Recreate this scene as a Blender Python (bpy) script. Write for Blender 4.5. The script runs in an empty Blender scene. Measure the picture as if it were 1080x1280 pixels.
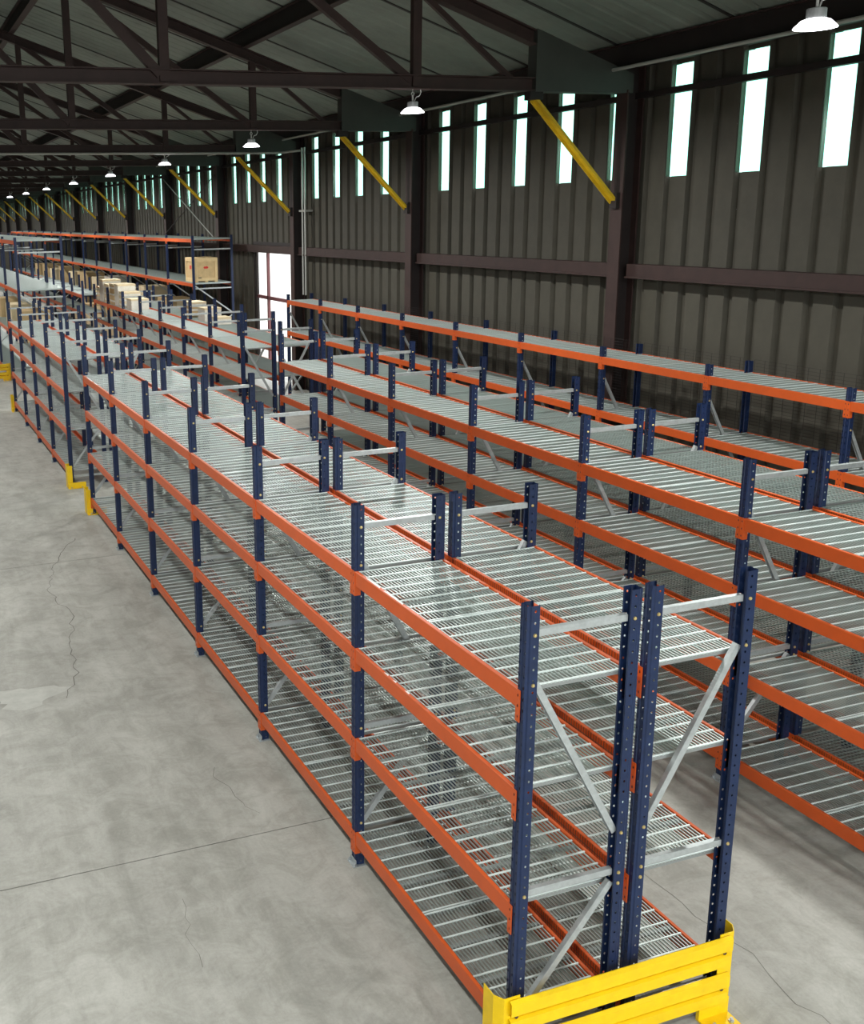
import bpy, math, random
from mathutils import Vector, Matrix
random.seed(7)
S = bpy.context.scene
C = S.collection
PI = math.pi

# ------------------------------------------------------------------ camera
def cam_axes(yaw, pitch, roll):
    cy, sy, cp, sp = math.cos(yaw), math.sin(yaw), math.cos(pitch), math.sin(pitch)
    F = Vector((-sy*cp, cy*cp, sp)); R = Vector((cy, sy, 0)); U = R.cross(F)
    c, s = math.cos(roll), math.sin(roll)
    return c*R + s*U, -s*R + c*U, F
cam_d = bpy.data.cameras.new('camera')
cam = bpy.data.objects.new('camera', cam_d); C.objects.link(cam)
cam_d.sensor_fit = 'HORIZONTAL'; cam_d.sensor_width = 36
cam_d.lens = 1320.16*36/1080
cam_d.shift_x = (540-324.45)/1080
cam_d.shift_y = -(640-592.57)/1080
cam_d.clip_start = 0.05; cam_d.clip_end = 600
R_, U_, F_ = cam_axes(-0.3346, -0.2389, -0.0235)
m = Matrix((R_, U_, -F_)).transposed().to_4x4()
m.translation = Vector((-3.5275, -5.1815, 5.6796))
cam.matrix_world = m
S.camera = cam

# ------------------------------------------------------------------ world, exposure
SKY = 8.5
LAMP_W = 860.0
w = bpy.data.worlds.new('overcast_sky'); S.world = w; w.use_nodes = True
bg = w.node_tree.nodes['Background']
bg.inputs[0].default_value = (0.93, 0.97, 1.0, 1); bg.inputs[1].default_value = SKY
S.view_settings.view_transform = 'Standard'
S.view_settings.look = 'None'
S.view_settings.gamma = 1
S.view_settings.use_curve_mapping = False
S.view_settings.exposure = -1.4
S.cycles.use_denoising = True
S.cycles.max_bounces = 10
S.cycles.diffuse_bounces = 5
S.cycles.transparent_max_bounces = 16

# ------------------------------------------------------------------ materials
def lin(c):
    return tuple(((v/255)/12.92 if v/255 <= .04045 else ((v/255+.055)/1.055)**2.4) for v in c)
MATS = {}
def mat(name, rgb, rough=.5, metal=0., noise=None, bump=0., bump_scale=60., emit=None):
    """procedural material; rgb is sRGB 0-255, noise = (scale, darker factor, lighter factor)"""
    if name in MATS: return MATS[name]
    M = bpy.data.materials.new(name); M.use_nodes = True; nt = M.node_tree
    b = nt.nodes['Principled BSDF']
    c = lin(rgb)
    b.inputs['Base Color'].default_value = (*c, 1)
    b.inputs['Roughness'].default_value = rough; b.inputs['Metallic'].default_value = metal
    if noise or bump:
        tc = nt.nodes.new('ShaderNodeTexCoord')
    if noise:
        n = nt.nodes.new('ShaderNodeTexNoise'); n.inputs['Scale'].default_value = noise[0]
        n.inputs['Detail'].default_value = 6; n.inputs['Roughness'].default_value = .65
        nt.links.new(tc.outputs['Object'], n.inputs['Vector'])
        r = nt.nodes.new('ShaderNodeValToRGB')
        r.color_ramp.elements[0].position = .3; r.color_ramp.elements[1].position = .7
        r.color_ramp.elements[0].color = (*[v*noise[1] for v in c], 1)
        r.color_ramp.elements[1].color = (*[min(1, v*noise[2]) for v in c], 1)
        nt.links.new(n.outputs[0], r.inputs[0]); nt.links.new(r.outputs[0], b.inputs['Base Color'])
    if bump:
        n2 = nt.nodes.new('ShaderNodeTexNoise'); n2.inputs['Scale'].default_value = bump_scale
        nt.links.new(tc.outputs['Object'], n2.inputs['Vector'])
        bp = nt.nodes.new('ShaderNodeBump'); bp.inputs['Strength'].default_value = bump
        nt.links.new(n2.outputs[0], bp.inputs['Height']); nt.links.new(bp.outputs[0], b.inputs['Normal'])
    if emit:
        b.inputs['Emission Color'].default_value = (*lin(emit[0]), 1)
        b.inputs['Emission Strength'].default_value = emit[1]
    MATS[name] = M
    return M

ORANGE = mat('orange_paint', (202, 86, 31), .42, 0, (5, .92, 1.05))
BLUE = mat('navy_paint', (23, 40, 74), .38, .1, (14, .8, 1.2))
GALV = mat('galvanised_steel', (186, 192, 192), .38, .55, (18, .85, 1.12))
WIRE = mat('zinc_wire', (178, 190, 186), .42, .72)
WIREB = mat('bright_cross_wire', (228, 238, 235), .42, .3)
CHAN = mat('dull_channel', (150, 154, 152), .5, .5)
ZINC = mat('zinc_plate', (178, 184, 186), .4, .6)
BRASS = mat('yellow_zinc_bolt', (214, 190, 128), .35, .6)
YELLOW = mat('safety_yellow', (238, 198, 10), .42, 0, (8, .9, 1.05))
KNEE = mat('knee_brace_yellow', (214, 178, 26), .5, 0, (5, .8, 1.08))
BROWN = mat('red_oxide_steel', (56, 38, 35), .6, .1, (3, .75, 1.2))
DARKST = mat('dark_red_steel', (36, 28, 27), .6, .1, (3, .75, 1.2))
GUSSET = mat('grey_steel_plate', (60, 62, 57), .6, .1, (2, .85, 1.15))
WALL = mat('weathered_wall_sheet', (74, 71, 61), .7, 0, (1.3, .8, 1.15))
ROOF = mat('roof_deck_sheet', (130, 140, 131), .55, .1, (.9, .75, 1.2), .15, 3)
LAMPB = mat('lamp_housing', (130, 132, 130), .4, .2)
CABLE = mat('white_cable', (206, 206, 202), .5)
LENS = mat('lamp_lens_glow', (255, 255, 255), .4, 0, emit=((250, 250, 255), 14))
WOOD = mat('crate_plywood', (206, 178, 130), .7, 0, (6, .85, 1.1))
WOODL = mat('crate_batten', (222, 196, 146), .7, 0, (6, .9, 1.08))
CARD = mat('cardboard', (196, 168, 124), .8, 0, (2.5, .88, 1.1))
CARDL = mat('pale_cardboard', (222, 204, 168), .8, 0, (2.5, .9, 1.06))
WRAP = mat('stretch_wrap', (228, 224, 212), .3, 0, (5, .82, 1.08))
TAPE = mat('packing_tape', (176, 140, 90), .35)
RED = mat('red_print', (214, 54, 44), .6)
RUST = mat('dark_bolt', (92, 70, 52), .6, .3)
DROPW = mat('shaded_steel_wire', (104, 80, 62), .5, .4)  # dark brown puts the wires' shadow on the beam into their colour
BLACK = mat('black_print', (36, 34, 34), .6)
PIPE = mat('pale_pipe', (178, 180, 174), .45, .3)
BED = mat('joint_filler', (60, 58, 54), .95)
CRACK = mat('crack_grey', (104, 102, 96), .95)  # flat grey of the cracks in the slab
GROUND = mat('outside_ground', (196, 194, 186), .9, 0, (.4, .9, 1.05))
DOORF = mat('door_mullion', (112, 66, 68), .6)

def floor_mat():
    M = bpy.data.materials.new('worn_concrete'); M.use_nodes = True; nt = M.node_tree; L = nt.links
    b = nt.nodes['Principled BSDF']; b.inputs['Roughness'].default_value = .6
    g = nt.nodes.new('ShaderNodeNewGeometry')
    def noise(scale, detail=6, rough=.6, vec=None, dist=0.):
        n = nt.nodes.new('ShaderNodeTexNoise'); n.inputs['Scale'].default_value = scale
        n.inputs['Detail'].default_value = detail; n.inputs['Roughness'].default_value = rough
        n.inputs['Distortion'].default_value = dist
        L.new(vec or g.outputs['Position'], n.inputs['Vector']); return n
    def ramp(src, p0, c0, p1, c1):
        r = nt.nodes.new('ShaderNodeValToRGB'); e = r.color_ramp.elements
        e[0].position, e[1].position = p0, p1
        e[0].color, e[1].color = (*c0, 1), (*c1, 1); L.new(src, r.inputs[0]); return r
    def mixc(a, bb, fac, mode='MULTIPLY'):
        x = nt.nodes.new('ShaderNodeMix'); x.data_type = 'RGBA'; x.blend_type = mode
        if isinstance(fac, float): x.inputs[0].default_value = fac
        else: L.new(fac, x.inputs[0])
        L.new(a, x.inputs[6]); L.new(bb, x.inputs[7]); return x.outputs[2]
    base = ramp(noise(.55, 8, .62, None, .6).outputs[0], .3, lin((148, 148, 141)), .72, lin((176, 176, 169)))
    blot = ramp(noise(2.6, 10, .7, None, 1.2).outputs[0], .40, (.82, .82, .80), .58, (1.04, 1.04, 1.04))
    mp = nt.nodes.new('ShaderNodeMapping'); mp.inputs['Rotation'].default_value = (0, 0, .5)
    mp.inputs['Scale'].default_value = (1.2, .22, 1); L.new(g.outputs['Position'], mp.inputs['Vector'])
    sc = ramp(noise(2.2, 8, .75, mp.outputs[0], .4).outputs[0], .42, (.88, .88, .87), .56, (1.04, 1.04, 1.04))
    fine = ramp(noise(28, 8, .8).outputs[0], .36, (.9, .9, .9), .62, (1.06, 1.06, 1.06))
    c = mixc(base.outputs[0], blot.outputs[0], .85)
    c = mixc(c, sc.outputs[0], .8); c = mixc(c, fine.outputs[0], .8)
    L.new(c, b.inputs['Base Color'])
    bp = nt.nodes.new('ShaderNodeBump'); bp.inputs['Strength'].default_value = .06
    L.new(noise(22, 6, .6).outputs[0], bp.inputs['Height']); L.new(bp.outputs[0], b.inputs['Normal'])
    rr = ramp(noise(1.4, 6).outputs[0], .3, (.5, .5, .5), .7, (.72, .72, .72)); L.new(rr.outputs[0], b.inputs['Roughness'])
    return M
FLOOR = floor_mat()

def pane_mat():
    """green-tinted wired glass: clear seen square on, mirror-like and dimmer seen along the wall (Fresnel)"""
    M = bpy.data.materials.new('green_tinted_pane'); M.use_nodes = True; nt = M.node_tree
    for n in list(nt.nodes): nt.nodes.remove(n)
    o = nt.nodes.new('ShaderNodeOutputMaterial'); mx = nt.nodes.new('ShaderNodeMixShader')
    fr = nt.nodes.new('ShaderNodeFresnel'); fr.inputs['IOR'].default_value = 1.5
    t = nt.nodes.new('ShaderNodeBsdfTransparent'); t.inputs[0].default_value = (.37, .74, .59, 1)
    g = nt.nodes.new('ShaderNodeBsdfGlossy'); g.inputs[0].default_value = (.6, .9, .8, 1); g.inputs['Roughness'].default_value = .25
    nt.links.new(fr.outputs[0], mx.inputs[0]); nt.links.new(t.outputs[0], mx.inputs[1]); nt.links.new(g.outputs[0], mx.inputs[2])
    nt.links.new(mx.outputs[0], o.inputs[0]); return M
PANE = pane_mat()

# ------------------------------------------------------------------ mesh helpers
class MB:
    def __init__(s): s.v = []; s.f = []
    def add(s, vs, fs):
        n = len(s.v); s.v += [tuple(v) for v in vs]; s.f += [tuple(i+n for i in f) for f in fs]; return s
    def box(s, x0, x1, y0, y1, z0, z1):
        return s.add([(x0,y0,z0),(x1,y0,z0),(x1,y1,z0),(x0,y1,z0),(x0,y0,z1),(x1,y0,z1),(x1,y1,z1),(x0,y1,z1)],
                     [(0,3,2,1),(4,5,6,7),(0,1,5,4),(1,2,6,5),(2,3,7,6),(3,0,4,7)])
    def bar(s, a, b, w, h, up=(0,0,1)):
        a, b = Vector(a), Vector(b); d = (b-a).normalized(); u = Vector(up)
        if abs(d.dot(u)) > .98: u = Vector((0,1,0))
        r = d.cross(u).normalized()*w/2; u = r.cross(d).normalized()*h/2
        vs = [p+x*r+y*u for p in (a,b) for x,y in ((-1,-1),(1,-1),(1,1),(-1,1))]
        return s.add(vs, [(0,1,2,3),(7,6,5,4),(0,4,5,1),(1,5,6,2),(2,6,7,3),(3,7,4,0)])
    def tube(s, pts, r, n=8, cap=True):
        pts = [Vector(p) for p in pts]; base = len(s.v); prev = None
        for i, p in enumerate(pts):
            d = (pts[min(i+1,len(pts)-1)]-pts[max(i-1,0)]).normalized()
            ref = prev if prev is not None else (Vector((0,0,1)) if abs(d.z) < .9 else Vector((1,0,0)))
            x = (ref - d*ref.dot(d)).normalized(); y = d.cross(x); prev = x
            for k in range(n):
                a = 2*PI*k/n; s.v.append(tuple(p + x*math.cos(a)*r + y*math.sin(a)*r))
        for i in range(len(pts)-1):
            for k in range(n):
                a = base+i*n+k; b = base+i*n+(k+1)%n; s.f.append((a,b,b+n,a+n))
        if cap:
            s.f.append(tuple(base+k for k in range(n))[::-1]); s.f.append(tuple(base+(len(pts)-1)*n+k for k in range(n)))
        return s
    def lathe(s, prof, n=24, c=(0,0,0)):
        base = len(s.v)
        for r, z in prof:
            for k in range(n):
                a = 2*PI*k/n; s.v.append((c[0]+r*math.cos(a), c[1]+r*math.sin(a), c[2]+z))
        for i in range(len(prof)-1):
            for k in range(n):
                a = base+i*n+k; b = base+i*n+(k+1)%n; s.f.append((a,b,b+n,a+n))
        return s
    def extrude(s, prof, p, du, dv, dl):
        """closed 2-D profile [(u,v)] placed at p with axes du, dv and swept along dl, capped"""
        p, du, dv, dl = Vector(p), Vector(du), Vector(dv), Vector(dl); n = len(prof)
        vs = [p+du*a+dv*b for a,b in prof]; vs += [v+dl for v in vs]
        return s.add(vs, [tuple(range(n))[::-1], tuple(range(n,2*n))] + [(i,(i+1)%n,(i+1)%n+n,i+n) for i in range(n)])
    def holed(s, p, du, dv, wdt, pitch, rows, hu, ru, rv):
        """sheet strip with one punched octagonal hole per row"""
        p, du, dv = Vector(p), Vector(du), Vector(dv)
        for k in range(rows):
            v0, v1 = k*pitch, (k+1)*pitch; vm = (v0+v1)/2
            out = [(0,v0),(hu,v0),(wdt,v0),(wdt,vm),(wdt,v1),(hu,v1),(0,v1),(0,vm)]
            inn = [(hu+ru*math.cos(a), vm+rv*math.sin(a)) for a in [math.radians(d) for d in (-135,-90,-45,0,45,90,135,180)]]
            vs = [p+du*a+dv*b for a,b in out+inn]
            s.add(vs, [(i,(i+1)%8,(i+1)%8+8,i+8) for i in range(8)])
        return s
    def mesh(s, name, m, smooth=False):
        me = bpy.data.meshes.new(name); me.from_pydata(s.v, [], s.f); me.materials.append(m)
        if smooth: me.polygons.foreach_set('use_smooth', [True]*len(me.polygons))
        me.update(); return me

def link(name, data, parent=None, loc=(0,0,0), rotz=0., rot=None):
    o = bpy.data.objects.new(name, data); C.objects.link(o); o.location = loc
    if rotz: o.rotation_euler = (0,0,rotz)
    if rot: o.rotation_euler = rot
    if parent: o.parent = parent
    return o
def tag(o, label=None, cat=None, group=None, kind=None):
    if label: o['label'] = label
    if cat: o['category'] = cat
    if group: o['group'] = group
    if kind: o['kind'] = kind
    return o
def thing(name, label, cat, loc=(0,0,0), rotz=0., group=None):
    o = bpy.data.objects.new(name, None); o.empty_display_size = .1
    C.objects.link(o); o.location = loc; o.rotation_euler = (0,0,rotz)
    return tag(o, label, cat, group)
ORD = ['nearest','second','third','fourth','fifth','sixth','seventh','eighth','ninth','tenth','eleventh','twelfth','thirteenth',
       'fourteenth','fifteenth','sixteenth','seventeenth','eighteenth','nineteenth','twentieth','twenty-first','twenty-second']

# ------------------------------------------------------------------ the hall: sizes
BAY = 8.15; T0 = 3.15                     # truss spacing, first truss in front of the camera
KN = range(-2, 18)                        # truss numbers
WX = 9.6                                  # inner face of the right wall
RIDGE = -3.45
def zc(x): return 7.87 + .342*(9.2-x)     # centre of the truss top chord, right slope
Y_NEAR = T0 + BAY*KN[0]; Y_FAR = T0 + BAY*KN[-1]

# floor: slabs with a saw-cut joint between them
fl = link('floor', MB().box(-17, 9.9, Y_NEAR, Y_FAR, -.3, -.02).mesh('floor_bed', BED)); tag(fl, kind='structure')
edges = [Y_NEAR] + [3.27 + k*9.0 for k in range(-1, 17) if Y_NEAR+1 < 3.27+k*9.0 < Y_FAR-1] + [Y_FAR]
for a, b in zip(edges, edges[1:]):
    link('floor_slab', MB().box(-17, 9.9, a+.006, b-.006, -.02, 0).mesh('floor_slab', FLOOR), fl)
def crack(pts, wd=.008):
    mb = MB(); ps = []
    for (x0, y0), (x1, y1) in zip(pts, pts[1:]):
        n = max(2, int(math.hypot(x1-x0, y1-y0)/.12))
        for i in range(n):
            t = i/n; ps.append((x0+(x1-x0)*t+random.uniform(-.05,.05), y0+(y1-y0)*t+random.uniform(-.04,.04)))
    ps.append(pts[-1])
    for i in range(len(ps)-1):
        (x0,y0),(x1,y1) = ps[i], ps[i+1]; d = Vector((x1-x0,y1-y0,0)); q = Vector((-d.y,d.x,0)).normalized()*wd*random.uniform(.35,.7)
        a, b = Vector((x0,y0,.0012)), Vector((x1,y1,.0012))
        mb.add([a-q,b-q,b+q,a+q], [(0,1,2,3)])
    link('crack', mb.mesh('crack', CRACK), fl)
crack([(-.62,13.6),(-1.17,12.42),(-1.54,10.84),(-1.35,9.7),(-1.52,8.72),(-1.7,7.38),(-1.9,6.9)], .009)
crack([(2.17,1.9),(2.21,1.43),(2.31,.86),(2.32,.43),(2.31,.09),(2.27,-.25),(2.3,-.6)], .005)
crack([(-.75,4.6),(-.7,4.0),(-.55,3.6)], .004)
crack([(-1.6,2.6),(-1.75,2.0),(-1.7,1.7)], .003)
grd = link('ground', MB().box(-300, 300, -300, 420, -1.3, -.301).mesh('ground', GROUND)); tag(grd, kind='structure')

# right wall: one rib panel every 0.543 m, a tall slit window in every third
RIB = BAY/15
def rib_panel(z0, z1, win=None):
    prof = [(WX, -RIB/2), (WX, .085), (WX+.09, .110), (WX+.09, .245), (WX, RIB/2)]
    mb = MB()
    for i, ((xa,ya),(xb,yb)) in enumerate(zip(prof, prof[1:])):
        zs = [(z0,z1)] if not (win and i < 3) else [(z0,win[0]),(win[1],z1)]
        for a, b in zs:
            mb.add([(xa,ya,a),(xb,yb,a),(xb,yb,b),(xa,ya,b)], [(0,1,2,3)])
    if win:   # reveal around the opening
        y0, y1, X1 = -RIB/2+.012, .150-.012, WX+.05
        for y in (-RIB/2, .245):
            mb.add([(WX,y,win[0]),(X1,y,win[0]),(X1,y,win[1]),(WX,y,win[1])], [(0,1,2,3)])
        for z in win:
            mb.add([(WX,-RIB/2,z),(X1,-RIB/2,z),(X1,.245,z),(WX,.245,z)], [(0,1,2,3)])
    return mb.mesh('wall_panel', WALL)
ZTOP = 8.42
P_FULL = rib_panel(0, ZTOP); P_WIN = rib_panel(0, ZTOP, (6.2, 8.04)); P_DOOR = rib_panel(4.65, ZTOP); P_DOORW = rib_panel(4.65, ZTOP, (6.2, 8.04))
wall = link('wall_right', MB().box(WX-.05, WX+.0, Y_NEAR, 28.55, 0, .12).box(WX-.05, WX, 32.5, Y_FAR, 0, .12).mesh('wall_sill', DARKST)); tag(wall, kind='structure')
PANE_ME = MB().add([(WX+.012,-RIB/2,6.2),(WX+.012,-RIB/2,8.04),(WX+.012,.245,8.04),(WX+.012,.245,6.2)], [(0,1,2,3)]).mesh('pane', PANE)
assert PANE_ME.polygons[0].normal.x < 0
n0 = int((Y_NEAR-10.25)/RIB); n1 = int((Y_FAR-10.25)/RIB); wn = 0
for n in range(n0, n1):
    y = 10.25 + .06 + n*RIB
    door = 28.6 < y < 32.4
    has = n % 3 == 0
    me = (P_DOORW if has else P_DOOR) if door else (P_WIN if has else P_FULL)
    link('wall_panel', me, wall, (0, y, 0))
    if has:
        wn += 1
        tag(link('window_%d' % wn, PANE_ME, None, (0, y, 0)), kind='structure')
# big door opening with its mullions
dr = link('door_1', MB().box(WX-.04, WX+.1, 28.45, 28.6, 0, 4.7).box(WX-.04, WX+.1, 32.4, 32.55, 0, 4.7).box(WX-.04, WX+.1, 28.45, 32.55, 4.62, 4.8).mesh('door_frame', DARKST)); tag(dr, kind='structure')
link('mullion', MB().box(WX, WX+.09, 31.16, 31.28, 0, 4.62).mesh('mullion', DOORF), dr)
link('transom', MB().box(WX, WX+.09, 28.6, 32.4, 2.76, 2.88).mesh('transom', DOORF), dr)
# far end wall
we = link('wall_far', MB().box(-17, 9.9, Y_FAR, Y_FAR+.15, 0, 13).mesh('wall_far', WALL)); tag(we, kind='structure')
# left wall; the near end of the hall, behind the camera, is open to the yard
wl = link('wall_left', MB().box(2*RIDGE-9.9, 2*RIDGE-9.75, Y_NEAR, Y_FAR, 0, 8.4).mesh('wall_left', WALL)); tag(wl, kind='structure')
# roof deck: one sheet between every pair of seams
ce = link('ceiling', MB().bar((RIDGE, Y_NEAR, zc(RIDGE)+.5), (RIDGE, Y_FAR, zc(RIDGE)+.5), .3, .1).mesh('ridge_cap', ROOF)); tag(ce, kind='structure')
PW = BAY/3
def roof_panel(side):
    mb = MB(); xs = 9.85-RIDGE; z1 = zc(RIDGE)+.52; z0 = zc(9.85)+.52
    n = 6
    for i in range(n):      # shallow corrugation
        ya, yb = -PW/2+.02+(PW-.04)*i/n, -PW/2+.02+(PW-.04)*(i+1)/n; q = (yb-ya)/5
        for (p, dz), (r, dr_) in zip([(ya,0),(ya+3*q,0),(ya+3.5*q,.012),(ya+4.5*q,.012)], [(ya+3*q,0),(ya+3.5*q,.012),(ya+4.5*q,.012),(yb,0)]):
            mb.add([(RIDGE,p,z1+dz),(RIDGE+side*xs,p,z0+dz),(RIDGE+side*xs,r,z0+dr_),(RIDGE,r,z1+dr_)], [(0,1,2,3)])
    return mb.mesh('roof_panel', ROOF)
RP = {s: roof_panel(s) for s in (1, -1)}
for k in range(int((Y_FAR-Y_NEAR)/PW + .5)):
    for s in (1, -1): link('roof_panel', RP[s], ce, (0, Y_NEAR+PW*(k+.5), 0))
seam = MB()
for k in range(int((Y_FAR-Y_NEAR)/PW + .5)+1):
    for s in (1, -1):
        seam.bar((RIDGE, Y_NEAR+PW*k, zc(RIDGE)+.53), (RIDGE+s*(9.85-RIDGE), Y_NEAR+PW*k, zc(9.85)+.53), .07, .04)
link('roof_seam', seam.mesh('roof_seam', BLACK), ce)

# purlins along the hall
for i, (x, nm) in enumerate([(9.05,'along the right eave'),(4.9,'above the near row lamps'),(.65,'over the left racking'),(-3.45,'under the ridge'),(-7.55,'on the far slope'),(-11.8,'on the outer far slope'),(-15.95,'along the open eave')]):
    z = zc(x if x > RIDGE else 2*RIDGE-x)+.12
    t = thing('roof_purlin', 'dark steel roof beam running the length of the hall %s' % nm, 'beam', (x, Y_NEAR, z), 0, 'long roof beams')
    Ln = Y_FAR-Y_NEAR
    link('web', MB().box(-.012,.012,0,Ln,.02,.38).mesh('web', DARKST), t)
    link('flange', MB().box(-.09,.09,0,Ln,0,.02).mesh('flange', BROWN), t)
    link('flange', MB().box(-.09,.09,0,Ln,.38,.40).mesh('flange', BROWN), t)

# trusses
def member(a, b, wd=.12, hd=.16, m=BROWN):
    return MB().bar(a, b, wd, hd).mesh('member', m)
TR = []
half = 9.2-RIDGE
pp = [5.08, .82, RIDGE]
TR.append(('bottom_chord', MB().box(2*RIDGE-9.3, 9.3, -.11, .11, 7.86, 7.88).box(2*RIDGE-9.3, 9.3, -.11, .11, 7.66, 7.68).box(2*RIDGE-9.3, 9.3, -.012, .012, 7.68, 7.86).mesh('bottom_chord', BROWN)))
for s in (1, -1):
    def X(x): return x if s == 1 else 2*RIDGE-x
    mb = MB()
    for dz, w_, h_ in ((.11,.2,.025),(-.11,.2,.025),(0,.025,.22)):
        mb.bar((X(9.3),0,zc(9.3)+dz), (RIDGE,0,zc(RIDGE)+dz), w_, h_)
    TR.append(('top_chord', mb.mesh('top_chord', BROWN)))
    TR.append(('haunch_plate', MB().extrude([(X(9.3),7.65),(X(7.3),7.65),(X(7.3),zc(7.3)+.13),(X(9.3),zc(9.3)+.13)], (0,-.13,0), (1,0,0), (0,0,1), (0,.26,0)).mesh('haunch_plate', GUSSET)))
    for x in pp[:2]:
        TR.append(('vertical', member((X(x),0,7.7),(X(x),0,zc(x)), .15, .12)))
    TR.append(('diagonal', member((X(5.0),.03,7.8),(X(.85),.03,zc(.85)-.05), .1, .13)))
    TR.append(('diagonal', member((X(.75),-.03,7.8),(X(RIDGE),-.03,zc(RIDGE)-.1), .1, .14)))
    TR.append(('diagonal', member((X(7.0),.05,7.8),(X(5.08),.05,zc(5.08)-.05), .07, .09)))
TR.append(('vertical', member((RIDGE,0,7.7),(RIDGE,0,zc(RIDGE)), .15, .12)))
COLW = MB().box(9.17,9.2,-.16,.16,0,7.7).mesh('flange', BROWN)
COLW2 = MB().box(9.5,9.53,-.16,.16,0,8.3).mesh('flange', BROWN)
COLB = MB().box(9.2,9.5,-.012,.012,0,8.2).mesh('web', DARKST)  # web darker than the flanges: shade of the recess put into its colour
KB = MB().bar((7.34,0,7.56),(9.1,0,5.82), .13, .02).bar((7.34,.055,7.53),(9.1,.055,5.79), .02, .08).mesh('angle', KNEE)
KB2 = MB().bar((7.34,-.045,7.585),(9.1,-.045,5.845), .05, .03).mesh('edge_rib', KNEE)
KBP = MB().box(9.09,9.17,-.1,.1,5.68,5.95).mesh('fixing_plate', DARKST)
KBQ = MB().box(7.22,7.48,-.09,.09,7.52,7.66).mesh('fixing_plate', DARKST)
for i, k in enumerate(list(KN)[:-1]):
    y = T0+BAY*k; o_ = ORD[max(k, 0)] if k >= 0 else ('behind the camera' if k == -1 else 'at the near end')
    lab = ('%s dark steel roof truss crossing the hall, counted from the camera' % ORD[k]) if k >= 0 else 'dark steel roof truss ' + o_
    t = thing('roof_truss', lab, 'truss', (0, y, 0), 0, 'roof trusses')
    for nm, me in TR: link(nm, me, t)
    for s in (1, -1):
        sd = 'right wall' if s == 1 else 'open left side'
        lab = ('%s brown steel column along the %s, counted from the camera' % (ORD[k], sd)) if k >= 0 else 'brown steel column %s on the %s' % (o_, sd)
        t = thing('steel_column', lab, 'column', (9.35 if s == 1 else 2*RIDGE-9.35, y, 0), 0 if s == 1 else PI, 'steel columns')
        for nm, me in (('flange',COLW),('flange',COLW2),('web',COLB)): link(nm, me, t, (-9.35,0,0))
        if s == -1: continue
        lab = ('%s yellow steel knee brace from truss to right wall column' % ORD[k]) if k >= 0 else 'yellow steel knee brace ' + o_
        t = thing('knee_brace', lab, 'brace', (9.1, y, 5.8), 0, 'yellow knee braces')
        for nm, me in (('angle',KB),('edge_rib',KB2),('fixing_plate',KBP),('fixing_plate',KBQ)): link(nm, me, t, (-9.1,0,-5.8))
# girts between the columns and rails across the windows
G1 = MB().box(9.32,9.52,.2,BAY-.2,4.66,4.69).box(9.32,9.34,.2,BAY-.2,4.47,4.66).box(9.28,9.52,.2,BAY-.2,4.44,4.47).mesh('wall_girt', BROWN)
G2 = MB().box(9.44,9.56,.0,BAY,7.56,7.585).box(9.44,9.46,.0,BAY,7.585,7.66).mesh('upper_girt', DARKST)
G3 = MB().box(9.44,9.56,.0,BAY,8.1,8.26).mesh('eave_girt', DARKST)
for k in list(KN)[:-1]:
    y = T0+BAY*k; nm = ORD[k+1] if k >= -1 else 'hindmost'
    tag(link('wall_girt', G1, None, (0,y,0)), '%s red-brown channel rail at mid height between right wall columns' % nm, 'rail', 'mid-height wall rails')
    tag(link('window_rail', G2, None, (0,y,0)), '%s dark rail crossing the slit windows, counted along the right wall' % nm, 'rail', 'rails across the slit windows')
    tag(link('eave_rail', G3, None, (0,y,0)), '%s dark rail above the slit windows under the eave' % nm, 'rail', 'eave rails')

# ------------------------------------------------------------------ high-bay lamps
L_DISH = MB().lathe([(.02,.085),(.095,.08),(.13,.068),(.19,.012),(.195,0)], 28).mesh('refractor', LENS, True)
L_LENS = MB().lathe([(.19,.003),(.0,-.006)], 28).mesh('lens', LENS, True)
L_BODY = MB().lathe([(0,.175),(.08,.175),(.09,.168),(.09,.085),(.08,.08),(0,.08)], 20).mesh('driver_housing', LAMPB)
hk = MB().tube([(0,0,.17),(0,0,.27)], .014, 8)
hk.tube([(.028*math.cos(a), 0, .295+.028*math.sin(a)) for a in [i*PI/6 for i in range(13)]], .008, 6, False)
hk.tube([(0,0,.32),(0,0,.37)], .006, 6)
L_HOOK = hk.mesh('hook', CABLE)
cb = [(.03,0,.17),(.08,0,.25),(.15,0,.27),(.19,0,.33),(.17,0,.38),(.1,.01,.40),(.03,.02,.385)]
L_CORD = MB().tube(cb, .008, 6).mesh('cord', CABLE)
for lx, k in [(5.02, k) for k in range(0, 17)] + [(-3.45, k) for k in range(-2, 9)] + [(5.02, -1), (5.02, -2)]:  # ridge row and lamps behind the camera are unseen, added for light
    y = T0+BAY*k
    if lx > 0 and k >= 0: lab = '%s glowing round high-bay lamp hung under the trusses, counted from the camera' % ORD[k]
    elif lx > 0: lab = 'unseen glowing round high-bay lamp added behind the camera over the racks, %s' % ('nearer one' if k == -1 else 'farther one')
    else: lab = 'unseen glowing round high-bay lamp added under the ridge outside the frame, place %s from the near end' % ORD[k+2]
    t = thing('high_bay_lamp', lab, 'lamp', (lx, y-.02, 7.29), .3, 'high-bay lamps')
    for nm, me in (('refractor',L_DISH),('lens',L_LENS),('driver_housing',L_BODY),('hook',L_HOOK),('cord',L_CORD)): link(nm, me, t)
    ld = bpy.data.lights.new('lamp_light', 'AREA'); ld.shape = 'DISK'; ld.size = .38; ld.energy = LAMP_W; ld.color = (1., .995, .96)
    link('lamp_light', ld, t, (0,0,-.03))

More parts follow.
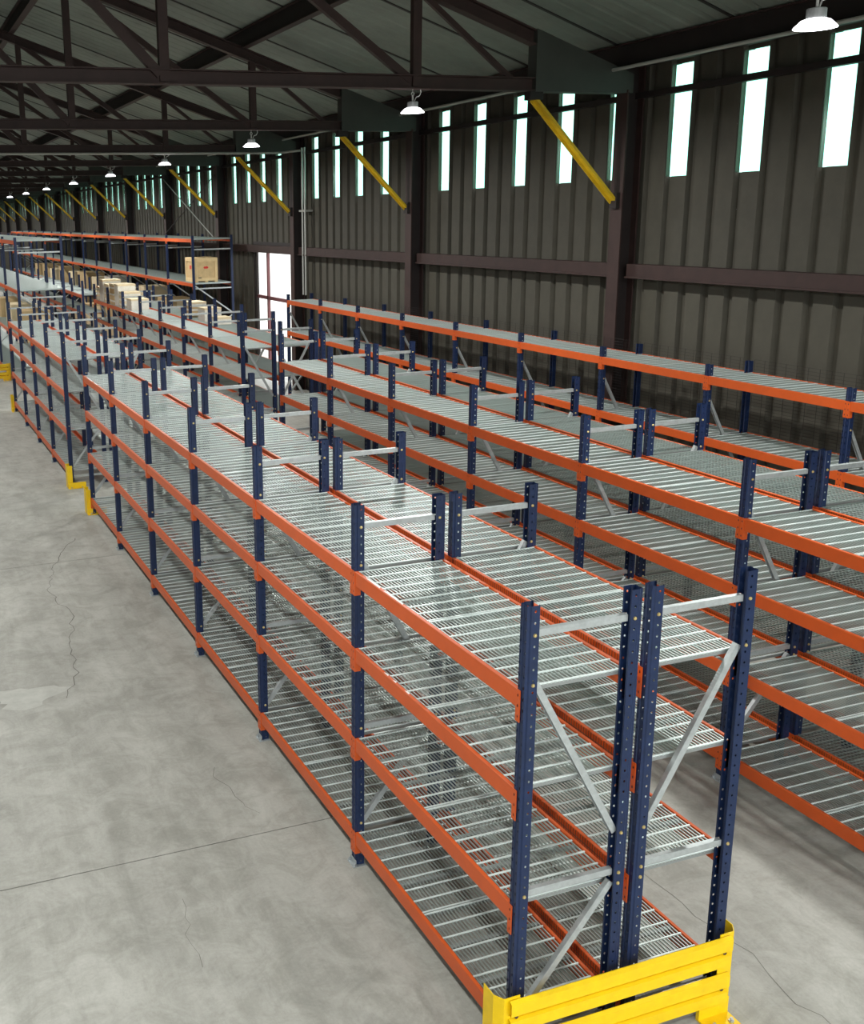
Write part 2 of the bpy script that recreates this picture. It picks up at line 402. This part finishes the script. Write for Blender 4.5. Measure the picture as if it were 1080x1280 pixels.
# ------------------------------------------------------------------ pallet racking
LB = 2.515; DP = .759; FL = .1587
HP = .043
def post_mesh(H, holes=True):
    mb = MB(); pit = .0762; rows = int(H/pit); Hh = rows*pit
    def quad(a, b, z0=0., z1=H): mb.add([(a[0],a[1],z0),(b[0],b[1],z0),(b[0],b[1],z1),(a[0],a[1],z1)], [(0,1,2,3)])
    for s in (1, -1):
        P = [(.043,.029*s),(.043,.043*s),(-.016,.043*s),(-.024,.035*s),(-.043,.035*s),(-.043,.013*s),(-.037,.009*s),(-.037,0)]
        for i, (a, b) in enumerate(zip(P, P[1:])):
            if holes and i == 1:
                mb.holed((a[0],a[1],0), (-1,0,0), (0,0,1), .059, pit, rows, .031, .0075, .0085); quad(a, b, Hh, H)
            elif holes and i == 4:
                mb.holed((a[0],a[1],.03), (0,-s,0), (0,0,1), .022, pit, rows-1, .011, .0065, .013); quad(a, b, 0, .03); quad(a, b, .03+(rows-1)*pit, H)
            else: quad(a, b)
    return mb.mesh('post', BLUE)
def foot_mesh():
    return MB().box(-.073,.05,-.07,.07,0,.008).box(-.045,-.041,-.06,.06,.008,.06).mesh('foot_plate', ZINC)
FOOT = foot_mesh()
ANCH = MB().lathe([(0,.035),(.012,.035),(.012,.012),(.02,.012),(.02,.008)], 8, (-.058,.05,0)).lathe([(0,.03),(.012,.03),(.012,.008)], 8, (-.058,-.05,0)).mesh('anchor_bolt', ZINC)
BOLT = MB().lathe([(0,.012),(.009,.010),(.013,.004),(.013,0)], 8).mesh('bolt', BRASS)
def beam_mesh(ln, h=.125):
    return MB().extrude([(0,-h),(0,-.004),(.004,0),(.026,0),(.029,-.003),(.029,-.036),(.052,-.036),(.052,-h)][::-1], (0,-ln/2,0), (1,0,0), (0,0,1), (0,ln,0)).mesh('beam', ORANGE)
def conn_mesh(s, h=.215):
    mb = MB()
    y0 = 0.
    mb.holed((-.006, y0, -h), (0,s,0), (0,0,1), .041, h/3, 3, .02, .006, .011)
    for a, b in (((-.006,0,-h),(-.006,0,0)),):
        pass
    mb.box(-.006,.05, min(0,-.004*s), max(0,-.004*s), -h, -.002)
    mb.add([(-.006,y0,0),(-.006,s*.041,0),(0,s*.041,0),(0,y0,0)], [(0,1,2,3)])
    mb.add([(-.006,s*.041,-h),(-.006,s*.041,0),(0,s*.041,0),(0,s*.041,-h)], [(0,1,2,3)])
    return mb.mesh('end_connector', ORANGE)
CONN = {s: conn_mesh(s) for s in (1, -1)}
def deck_mesh(width, ln, kind):
    """welded wire deck, x across the shelf 0..width, y -ln/2..ln/2, top at z=0"""
    mb = MB(); bright = [0, 0]
    def wx(y, z, r): mb.box(0, width, y-r, y+r, z-r, z+r)
    def wy(x, z, r): mb.box(x-r, x+r, -ln/2, ln/2, z-r, z+r)
    if kind == 'bars':
        n = 26
        for i in range(n): mb.box(.012+(width-.024)*i/(n-1)-.0045, .012+(width-.024)*i/(n-1)+.0045, -ln/2, ln/2, -.0145, -.0045)
        c = 8; bright[0] = len(mb.f)
        for i in range(c+1): mb.box(0, width, -ln/2+.008+(ln-.016)*i/c-.0063, -ln/2+.008+(ln-.016)*i/c+.0063, -.008, .001)
        bright[1] = len(mb.f)
    elif kind == 'mesh':
        n = 18
        for i in range(n): wy(.012+(width-.024)*i/(n-1), -.0075, .0048)
        c = 24
        for i in range(c+1): wx(-ln/2+.006+(ln-.012)*i/c, -.0015, .0045 if i % 4 else .007)
    else:
        n = 8
        for i in range(n): wy(.012+(width-.024)*i/(n-1), -.0075, .005)
        c = 12
        for i in range(c+1): wx(-ln/2+.006+(ln-.012)*i/c, -.0015, .02)
    nf = len(mb.f)
    for y in (-ln/2+.002, ln/2-.006): mb.box(0, width, y, y+.004, -.036, -.002)
    for y in (-ln/6, ln/6): mb.box(0, width, y-.018, y+.018, -.030, -.0115)
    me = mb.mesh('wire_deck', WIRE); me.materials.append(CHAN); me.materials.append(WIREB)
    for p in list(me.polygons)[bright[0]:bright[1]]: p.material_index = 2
    for p in list(me.polygons)[nf:]: p.material_index = 1
    return me
def drop_mesh(ln):
    """wire ends bent down over the beam face"""
    mb = MB(); n = int(ln/.028)
    for i in range(n+1):
        y = -ln/2+.006+(ln-.012)*i/n; mb.box(-.0365,-.0335,y-.0016,y+.0016,-.085,-.002); mb.box(-.0365,.004,y-.0016,y+.0016,-.002,.001)
    for z in (-.083,-.045): mb.box(-.038,-.034,-ln/2,ln/2,z-.002,z+.002)
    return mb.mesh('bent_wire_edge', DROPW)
CACHE = {}
def cached(key, fn):
    if key not in CACHE: CACHE[key] = fn()
    return CACHE[key]
def brace_mesh(a, b, tall=False):
    """galvanised channel between two posts in the x-z plane, open side down"""
    a, b = Vector((a[0],0,a[1])), Vector((b[0],0,b[1])); d = (b-a).normalized(); up = Vector((0,1,0)).cross(d)
    if up.z < 0: up = -up
    mb = MB(); w_, h_ = .036, .045
    mb.bar(a+up*h_/2, b+up*h_/2, .036, .003, up)
    for s in (1,-1): mb.bar(a+Vector((0,s*w_/2,0)), b+Vector((0,s*w_/2,0)), .003, h_, up)
    return mb.mesh('brace', GALV)
LEV = [.338, 1.256, 2.096, 2.784]
def rack(label, X0, Y0, n, group, levels=LEV, H=3.353, pitch=LB, depth=DP, flip=False, deck='bars', drop=False, detail=True, top_strut=3.16, panels=2):
    """one single-depth run of n bays; front posts at x=0, runs along +y"""
    t = thing('pallet_rack', label, 'rack', (X0, Y0, 0), 0, group)
    pm = cached(('post',H,detail), lambda: post_mesh(H, detail))
    def mx(x): return depth-x if flip else x
    i0, i1 = .046, depth-.046
    if detail:
        bars = [('strut',(i0,3.16),(i1,3.16)),('brace',(i0,2.83),(i1,1.64)),('strut',(i0,1.34),(i1,1.34)),('brace',(i0,.42),(i1,1.26)),('strut',(i0,.2),(i1,.2))]
    else:
        bars = [('strut',(i0,H-.5),(i1,H-.5)),('brace',(i0,H*.64),(i1,H*.44)),('strut',(i0,H*.62),(i1,H*.62)),('brace',(i0,H*.2),(i1,H*.42))]
    if flip and detail: bars.pop(3)
    for j in range(n+1):
        y = j*pitch
        for x, rz in ((0,0),(depth,PI)):
            p = link('post', pm, t, (x,y,0), rz)
            link('foot_plate', FOOT, p)
            if detail:
                link('anchor_bolt', ANCH, p)
                for z in ((3.16,2.83,1.34,.42) if (x == 0) != flip else (3.16,1.64,1.34,1.26)):
                    sy = -1 if x == 0 else 1
                    link('bolt', BOLT, p, (.012, sy*.043, z), rot=(PI/2*(1 if sy < 0 else -1),0,0))
        for nm, a, b in bars:
            a2, b2 = (mx(a[0]),a[1]), (mx(b[0]),b[1])
            link(nm, cached(('brace',a2,b2), lambda: brace_mesh(a2,b2)), t, (0,y,0))
    ln = pitch-2*HP
    bm = cached(('beam',ln), lambda: beam_mesh(ln))
    wd = depth+.026; pl = (ln-.012*(panels-1)-.01)/panels
    dm = cached(('deck',wd,pl,deck), lambda: deck_mesh(wd,pl,deck))
    for j in range(n):
        yc = (j+.5)*pitch
        for z in levels:
            for x, rz in ((-HP,0),(depth+HP,PI)):
                b = link('beam', bm, t, (x,yc,z), rz)
                for s in (1,-1): link('end_connector', CONN[s], b, (0,s*ln/2,0))
            for q in range(panels):
                yy = yc+(q-(panels-1)/2)*(pl+.012)
                dk = link('wire_deck', dm, t, (-.013,yy,z-.003))
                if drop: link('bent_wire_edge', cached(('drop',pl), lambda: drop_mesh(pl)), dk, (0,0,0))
    return t
X1B = DP+FL; S2 = 4.0393
g = 'orange and navy racking rows'
rack('near left rack run with orange beams beside the open concrete floor', 0, 0, 6, g)
rack('near rack run back to back with the leftmost run, facing the middle aisle', X1B, 0, 6, g, flip=True, drop=True)
rack('left rack run beyond the cross aisle, corner protector at its foot', 0, 7*LB, 4, g)
rack('far rack run backing onto the left run beyond the cross aisle', X1B, 7*LB, 4, g, flip=True)
rack('middle rack run with orange beams facing the aisle, cut by the right picture edge', S2, -.05, 6, g)
rack('middle rack run with square mesh decks, behind the orange-fronted middle run', S2+X1B, -.05, 6, g, flip=True, deck='mesh', drop=True)
rack('middle rack run beyond the cross aisle carrying wrapped parcels', S2, 7*LB-.05, 7, g)
rack('rack run behind the parcel-carrying middle run beyond the cross aisle', S2+X1B, 7*LB-.05, 7, g, flip=True, deck='mesh')
rack('single rack run standing along the ribbed right wall before the bright doorway', 8.04, 2.42, 9, g, levels=[.34,1.3,2.28,3.21], H=3.38, drop=False)
rack('distant middle rack run past the second cross aisle', S2, 15*LB-.05, 6, g, detail=False, deck='far')
rack('tall rack past the bright doorway holding a wooden crate', 7.35, 33.0, 15, 'tall racks', levels=[.2,1.85,3.33,4.94], H=5.06, pitch=3.74, depth=1.497, detail=False, deck='far', panels=3)
rack('tall rack at the far left with grey decks near eye level', .73, 31.0, 7, 'tall racks', levels=[.2,1.9,3.48,5.1], H=5.2, pitch=3.74, depth=1.497, detail=False, deck='far', panels=3)

# ------------------------------------------------------------------ guards
def rail_profile():          # (depth, height) of a pressed rail: flat bands with a recessed groove
    f = [(0,0),(-.022,.012),(-.022,.095),(.022,.112),(.022,.128),(-.03,.142),(-.03,.232),(-.004,.245)]
    return f + [(d+.006, h) for d, h in reversed(f)]
def end_guard(label, x0, x1, y, ztop):
    t = thing('end_guard', label, 'guard', ((x0+x1)/2, y, 0), 0, 'yellow end guards')
    hw = (x1-x0)/2; rw = hw-.035
    for z in (ztop-.25, ztop-.55):
        r = link('rail', MB().extrude([(h, d) for d, h in rail_profile()], (-rw,0,z), (0,0,1), (0,1,0), (2*rw,0,0)).mesh('rail', YELLOW), t)
        for q in (1,-1):
            link('bolt', cached('gbolt', lambda: MB().lathe([(0,.012),(.013,.011),(.016,0)], 6).mesh('bolt', RUST)), r, (q*(rw-.05),-.004,z+.12), rot=(PI/2,0,0))
    for q in (1,-1):
        pl = [(hw-.12,.008),(hw,.008),(hw+.045,.07),(hw+.045,.19),(hw+.039,.19),(hw+.039,.073),(hw-.003,.014),(hw-.12,.014)]
        p = link('end_plate', MB().extrude([(q*a,b) for a,b in pl], (0,0,0), (1,0,0), (0,1,0), (0,0,ztop+.012)).mesh('end_plate', YELLOW), t)
        link('foot_plate', MB().box(min(q*(hw-.26),q*hw), max(q*(hw-.26),q*hw), -.13, .03, 0, .012).box(min(q*(hw-.26),q*hw), max(q*(hw-.26),q*hw), .0, .03, .012, .14).mesh('foot_plate', YELLOW), p)
        for d in (.05,.2): link('anchor_bolt', cached('ganch', lambda: MB().lathe([(0,.045),(.011,.045),(.011,.026),(.02,.026),(.02,.012)], 8).mesh('anchor_bolt', ZINC)), p, (q*(hw-d),-.09,0))
    return t
end_guard('long yellow double-rail guard across the near end of the racks', -.16, 1.72, -.13, .66)
end_guard('yellow double-rail guard in front of the far left tall rack', -.75, .62, 34.6, .62)
def corner(label, x, y, rz):
    t = thing('corner_protector', label, 'guard', (x,y,0), rz, 'yellow corner protectors')
    link('upright', MB().extrude([(0,-.06),(.0,.18),(.03,.21),(.1,.21),(.1,.204),(.033,.204),(.006,.177),(.006,-.05),(.11,-.05),(.11,-.06)], (-.15,-.09,0), (1,0,0), (0,1,0), (0,0,.5)).mesh('upright', YELLOW), t)
    link('foot', MB().box(-.15,.24,-.19,-.152,0,.12).box(-.15,.24,-.24,-.10,0,.012).mesh('foot', YELLOW), t)
    for q in (-.08,.15): link('anchor_bolt', ANCH, t, (q+.06,-.17,.004))
corner('yellow corner protector at the far end of the near left rack run', .02, 15.24, 0)
corner('yellow corner protector at the start of the left run beyond the cross aisle', .02, 17.5, 0)
corner('yellow corner protector at the far end of the left racking', .02, 27.85, 0)

# ------------------------------------------------------------------ conduits
t = thing('wall_conduit', 'pair of pale vertical pipes on the right wall beside a column', 'pipe', (9.3,26.75,3.2), 0)
for dy in (0,.22): link('pipe', MB().tube([(0,dy,0),(0,dy,4.55)], .03, 8).mesh('pipe', PIPE), t)
link('clamp', MB().box(-.03,.25,-.05,.45,2.6,2.66).mesh('clamp', PIPE), t)
tag(link('truss_conduit', MB().tube([(2*RIDGE-9,27.45,7.62),(7.6,27.45,7.62),(8.7,27.3,7.62),(9.2,26.85,7.66)], .035, 8).mesh('truss_conduit', PIPE)), 'pale conduit crossing the hall under the fourth roof truss', 'pipe')
tag(link('eave_pipe', MB().tube([(8.85,-10,8.02),(8.85,70,8.02)], .03, 8).mesh('eave_pipe', PIPE)), 'thin pale pipe running along the right eave above the windows', 'pipe')

# ------------------------------------------------------------------ goods
def carton(name, label, x, y, z, sx, sy, sz, rz=0., m=CARD, group='cartons on the far racks', wrapped=False):
    t = thing(name, label, 'parcel' if wrapped else 'box', (x,y,z), rz, group)
    hx, hy = sx/2, sy/2; b = .012
    mb = MB().extrude([(-hx+b,-hy),(hx-b,-hy),(hx,-hy+b),(hx,hy-b),(hx-b,hy),(-hx+b,hy),(-hx,hy-b),(-hx,-hy+b)], (0,0,0), (1,0,0), (0,1,0), (0,0,sz))
    link('body', mb.mesh('body', m), t)
    if wrapped:
        for q in (.18,.5,.82): link('band', MB().box(-hx-.004,hx+.004,-hy-.004,hy+.004,sz*q-.03,sz*q+.03).mesh('band', WRAP), t)
        link('top_sheet', MB().box(-hx-.006,hx+.006,-hy-.006,hy+.006,sz-.05,sz+.006).mesh('top_sheet', CARDL), t)
    else:
        link('tape', MB().box(-hx-.003,hx+.003,-.03,.03,sz*.72,sz+.003).mesh('tape', TAPE), t)
        link('flap', MB().box(-hx+.01,hx-.01,-hy+.01,-.004,sz,sz+.005).box(-hx+.01,hx-.01,.004,hy-.01,sz,sz+.005).mesh('flap', m), t)
        link('shipping_label', MB().box(-hx*.1,hx*.6,-hy-.003,-hy,sz*.45,sz*.75).mesh('shipping_label', CARDL), t)
    return t
def crate(label, x0, x1, y0, y1, z0, z1):
    t = thing('wooden_crate', label, 'crate', ((x0+x1)/2,(y0+y1)/2,z0)); hx, hy, h = (x1-x0)/2, (y1-y0)/2, z1-z0
    link('box_body', MB().box(-hx+.03,hx-.03,-hy+.03,hy-.03,.06,h-.015).mesh('box_body', WOOD), t)
    link('lid', MB().box(-hx,hx,-hy,hy,h-.03,h).mesh('lid', WOODL), t)
    def batten(*a): link('batten', MB().box(*a).mesh('batten', WOODL), t)
    bw = .10
    for sy in (-1, 1):
        ya, yb = sorted((sy*hy, sy*(hy-.03)))
        for xa, xb in ((-hx,-hx+bw),(hx-bw,hx)): batten(xa,xb,ya,yb,.06,h-.03)
        batten(-hx+bw,hx-bw,ya,yb,.06,.06+bw); batten(-hx+bw,hx-bw,ya,yb,h-.03-bw,h-.03)
    for sx in (-1, 1):
        xa, xb = sorted((sx*hx, sx*(hx-.03)))
        for q in (-hy+.03, hy-.03-bw): batten(xa,xb,q,q+bw,.06,h-.03)
        batten(xa,xb,-hy+.03+bw,hy-.03-bw,.06,.06+bw); batten(xa,xb,-hy+.03+bw,hy-.03-bw,h-.03-bw,h-.03)
    for q in (-hx*.85,0,hx*.85): link('skid', MB().box(q-.06,q+.06,-hy,hy,0,.06).mesh('skid', WOODL), t)
    mk = link('red_mark', MB().extrude([(-.10,0),(-.06,.05),(-.02,.04),(.02,.06),(.07,.04),(.10,0),(.06,-.035),(-.06,-.035)], (0,-hy+.029,h*.6), (1,0,0), (0,0,1), (0,-.004,0)).mesh('red_mark', RED), t)
    link('red_mark', MB().extrude([(-.12,-.06),(.12,-.06),(.12,.08),(-.12,.08)], (-hx+.029,0,h*.6), (0,1,0), (0,0,1), (-.004,0,0)).mesh('red_mark', RED), t)
    link('stencil', MB().box(-hx+.14,-hx+.26,-hy-.002,-hy,.16,.19).mesh('stencil', BLACK), t)
    return t
crate('pale plywood crate with battens and a red mark on the tall rack', 7.49, 8.39, 33.32, 34.6, 3.335, 4.24)
# wrapped parcels on the middle run beyond the cross aisle
ZD = 2.784
for i, (x, y, sx, sy, sz, m, lab) in enumerate([
    (4.40, 34.66, .62, .68, .50, CARDL, 'farthest of the wrapped parcels in a row on the middle rack'),
    (4.40, 33.92, .66, .7, .78, WRAP, 'tallest white wrapped parcel in the row on the middle rack'),
    (4.40, 33.17, .60, .68, .66, CARDL, 'wrapped parcel just in front of the tallest one on the middle rack'),
    (4.40, 32.12, .64, .68, .72, CARD, 'tan wrapped parcel in the centre of the row on the middle rack'),
    (4.40, 31.4, .62, .66, .74, WRAP, 'white wrapped parcel next nearer than the tan one on the middle rack'),
    (4.40, 30.68, .60, .64, .52, CARDL, 'low wrapped parcel second from the near end of the parcel row'),
    (4.40, 29.5, .58, .70, .36, WRAP, 'lowest white parcel at the near end of the parcel row')]):
    carton('wrapped_parcel', lab, x, y, ZD, sx, sy, sz, random.uniform(-.06,.06), m, 'wrapped parcels on the middle rack', True)
for x, y, sx, sy, sz, m, lab in [
    (5.34, 24.4, .5, .6, .38, WRAP, 'white parcel on the rear deck of the far middle rack'),
    (5.34, 25.95, .5, .7, .45, CARD, 'tan parcel behind the white one on the rear deck of the far middle rack'),
    (5.34, 23.3, .42, .5, .2, CARDL, 'small flat pale parcel on the rear deck of the far middle rack')]:
    carton('wrapped_parcel', lab, x, y, ZD, sx, sy, sz, .05, m, 'parcels on the rear deck', True)
# cartons on the tall rack behind and on the floor in front of it
lv = 1.855
for i, (y, sy, sz, m) in enumerate([(38.61,1.2,.6,CARD),(42.35,1.5,.9,CARDL),(46.09,1.3,.7,CARD),(49.83,1.7,1.0,WRAP),(53.57,1.4,.8,CARDL),(57.31,2.4,.92,CARD),(61.05,1.6,.8,CARDL),(64.79,1.5,1.0,CARD),(68.53,1.8,.7,CARDL),(72.27,1.4,.9,CARD),(76.01,1.8,.8,CARD)]):
    carton('carton', '%s carton on the second shelf of the tall rack, counted from the doorway' % ORD[i].replace('nearest','first'), 8.05, y, lv, 1.1, sy, sz, random.uniform(-.05,.05), m)
for i, (y, sy, sz, m) in enumerate([(38.4,1.4,1.0,CARD),(42.6,1.8,1.1,CARDL),(46.0,1.3,.9,CARD),(49.9,1.7,1.2,CARD),(53.4,1.4,1.0,CARDL),(57.3,1.6,1.1,CARD)]):
    carton('carton', '%s carton on the bottom shelf of the tall rack, counted from the doorway' % ORD[i].replace('nearest','first'), 8.05, y, .205, 1.1, sy, sz, random.uniform(-.05,.05), m)
k = 0
for x, y in [(2.9,37.5),(3.1,40.2),(3.0,43.4),(3.2,46.6),(6.4,41.0),(6.45,44.4),(6.4,48.2),(6.5,52.5)]:
    side = 'left' if x < 5 else 'right'; n_ = ORD[k % 4]
    p = thing('pallet', '%s wooden pallet on the floor %s of the distant middle rack' % (n_, side), 'pallet', (x,y,0), 0, 'pallets on the floor')
    for q in (-.5,-.25,0,.25,.5): link('deck_board', MB().box(-.5,.5,q-.05,q+.05,.10,.122).mesh('deck_board', WOOD), p)
    for q in (-.45,0,.45): link('runner', MB().box(q-.04,q+.04,-.55,.55,0,.10).mesh('runner', WOOD), p)
    z = .122
    for lvl in range(2 if k % 3 else 3):
        hgt = random.uniform(.42,.62)
        carton('carton', '%s carton on the %s pallet %s of the distant middle rack' % (('bottom','middle','top')[lvl] if not k % 3 else ('lower','upper')[lvl], n_, side), x, y, z, .92-.06*lvl, 1.0-.06*lvl, hgt, random.uniform(-.05,.05), random.choice([CARD,CARDL,WRAP]), 'cartons stacked on pallets')
        z += hgt+.006
    k += 1
for i, (y, m) in enumerate([(33.2,CARD),(36.6,CARDL),(40.3,CARD)]):
    carton('carton', '%s carton on the second shelf of the far left tall rack' % ORD[i], 1.45, y, 1.905, 1.0, 1.4, .75, .03, m)

# rear wire mesh of the run along the wall
def back_mesh(ln):
    mb = MB()
    for i in range(23): z = 2.3+i*.05; mb.box(-.002,.002,-ln/2,ln/2,z-.002,z+.002)
    for i in range(13): y = -ln/2+ln*i/12; mb.box(-.002,.002,y-.002,y+.002,2.3,3.4)
    return mb.mesh('back_mesh', DARKST)
BMM = back_mesh(LB-.09)
wr = [o for o in C.objects if o.name.startswith('pallet_rack') and abs(o.location.x-8.04) < .01][0]
for j in range(9): link('back_mesh', BMM, wr, (DP+.055, (j+.5)*LB, 0))
# torn paper strips left on the beam tops of the near left run
PAPER = mat('white_paper', (236, 236, 232), .7)
nr = [o for o in C.objects if o.name == 'pallet_rack'][0]
for ya, yb, z in [(1.62,1.95,2.784),(2.02,2.28,2.784),(1.86,1.94,2.096),(1.72,1.78,2.096),(1.5,1.58,2.096),(14.2,14.75,2.784),(13.75,14.05,2.784)]:
    link('paper_strip', MB().add([(-.036,ya,z+.0015),(-.016,ya+.02,z+.0015),(-.018,yb-.03,z+.0015),(-.034,yb,z+.0015)], [(0,1,2,3)]).mesh('paper_strip', PAPER), nr)
# pale worn patch on the slab
PATCH = mat('pale_screed', (176, 177, 170), .8, 0, (7, .86, 1.08))
pts = []
for i in range(26):
    a = 2*PI*i/26; r = 1+.28*math.sin(3*a+.7)+random.uniform(-.16,.16)
    pts.append((-2.35+.42*r*math.cos(a), 7.1+.30*r*math.sin(a), .001))
link('worn_patch', MB().add(pts, [tuple(range(26))]).mesh('worn_patch', PATCH), fl)
# rod bracing in one wall bay
t = thing('rod_brace', 'crossed pale steel rods bracing a distant bay of the right wall', 'brace', (9.155, 39.9, 6.0), 0)
for a, b in (((0,-4.05,-1.2),(0,3.95,1.45)),((0,3.95,-1.0),(0,-4.05,1.3))):
    link('rod', MB().tube([a,b], .02, 6).mesh('rod', PIPE if a[1] < 0 else DARKST), t)
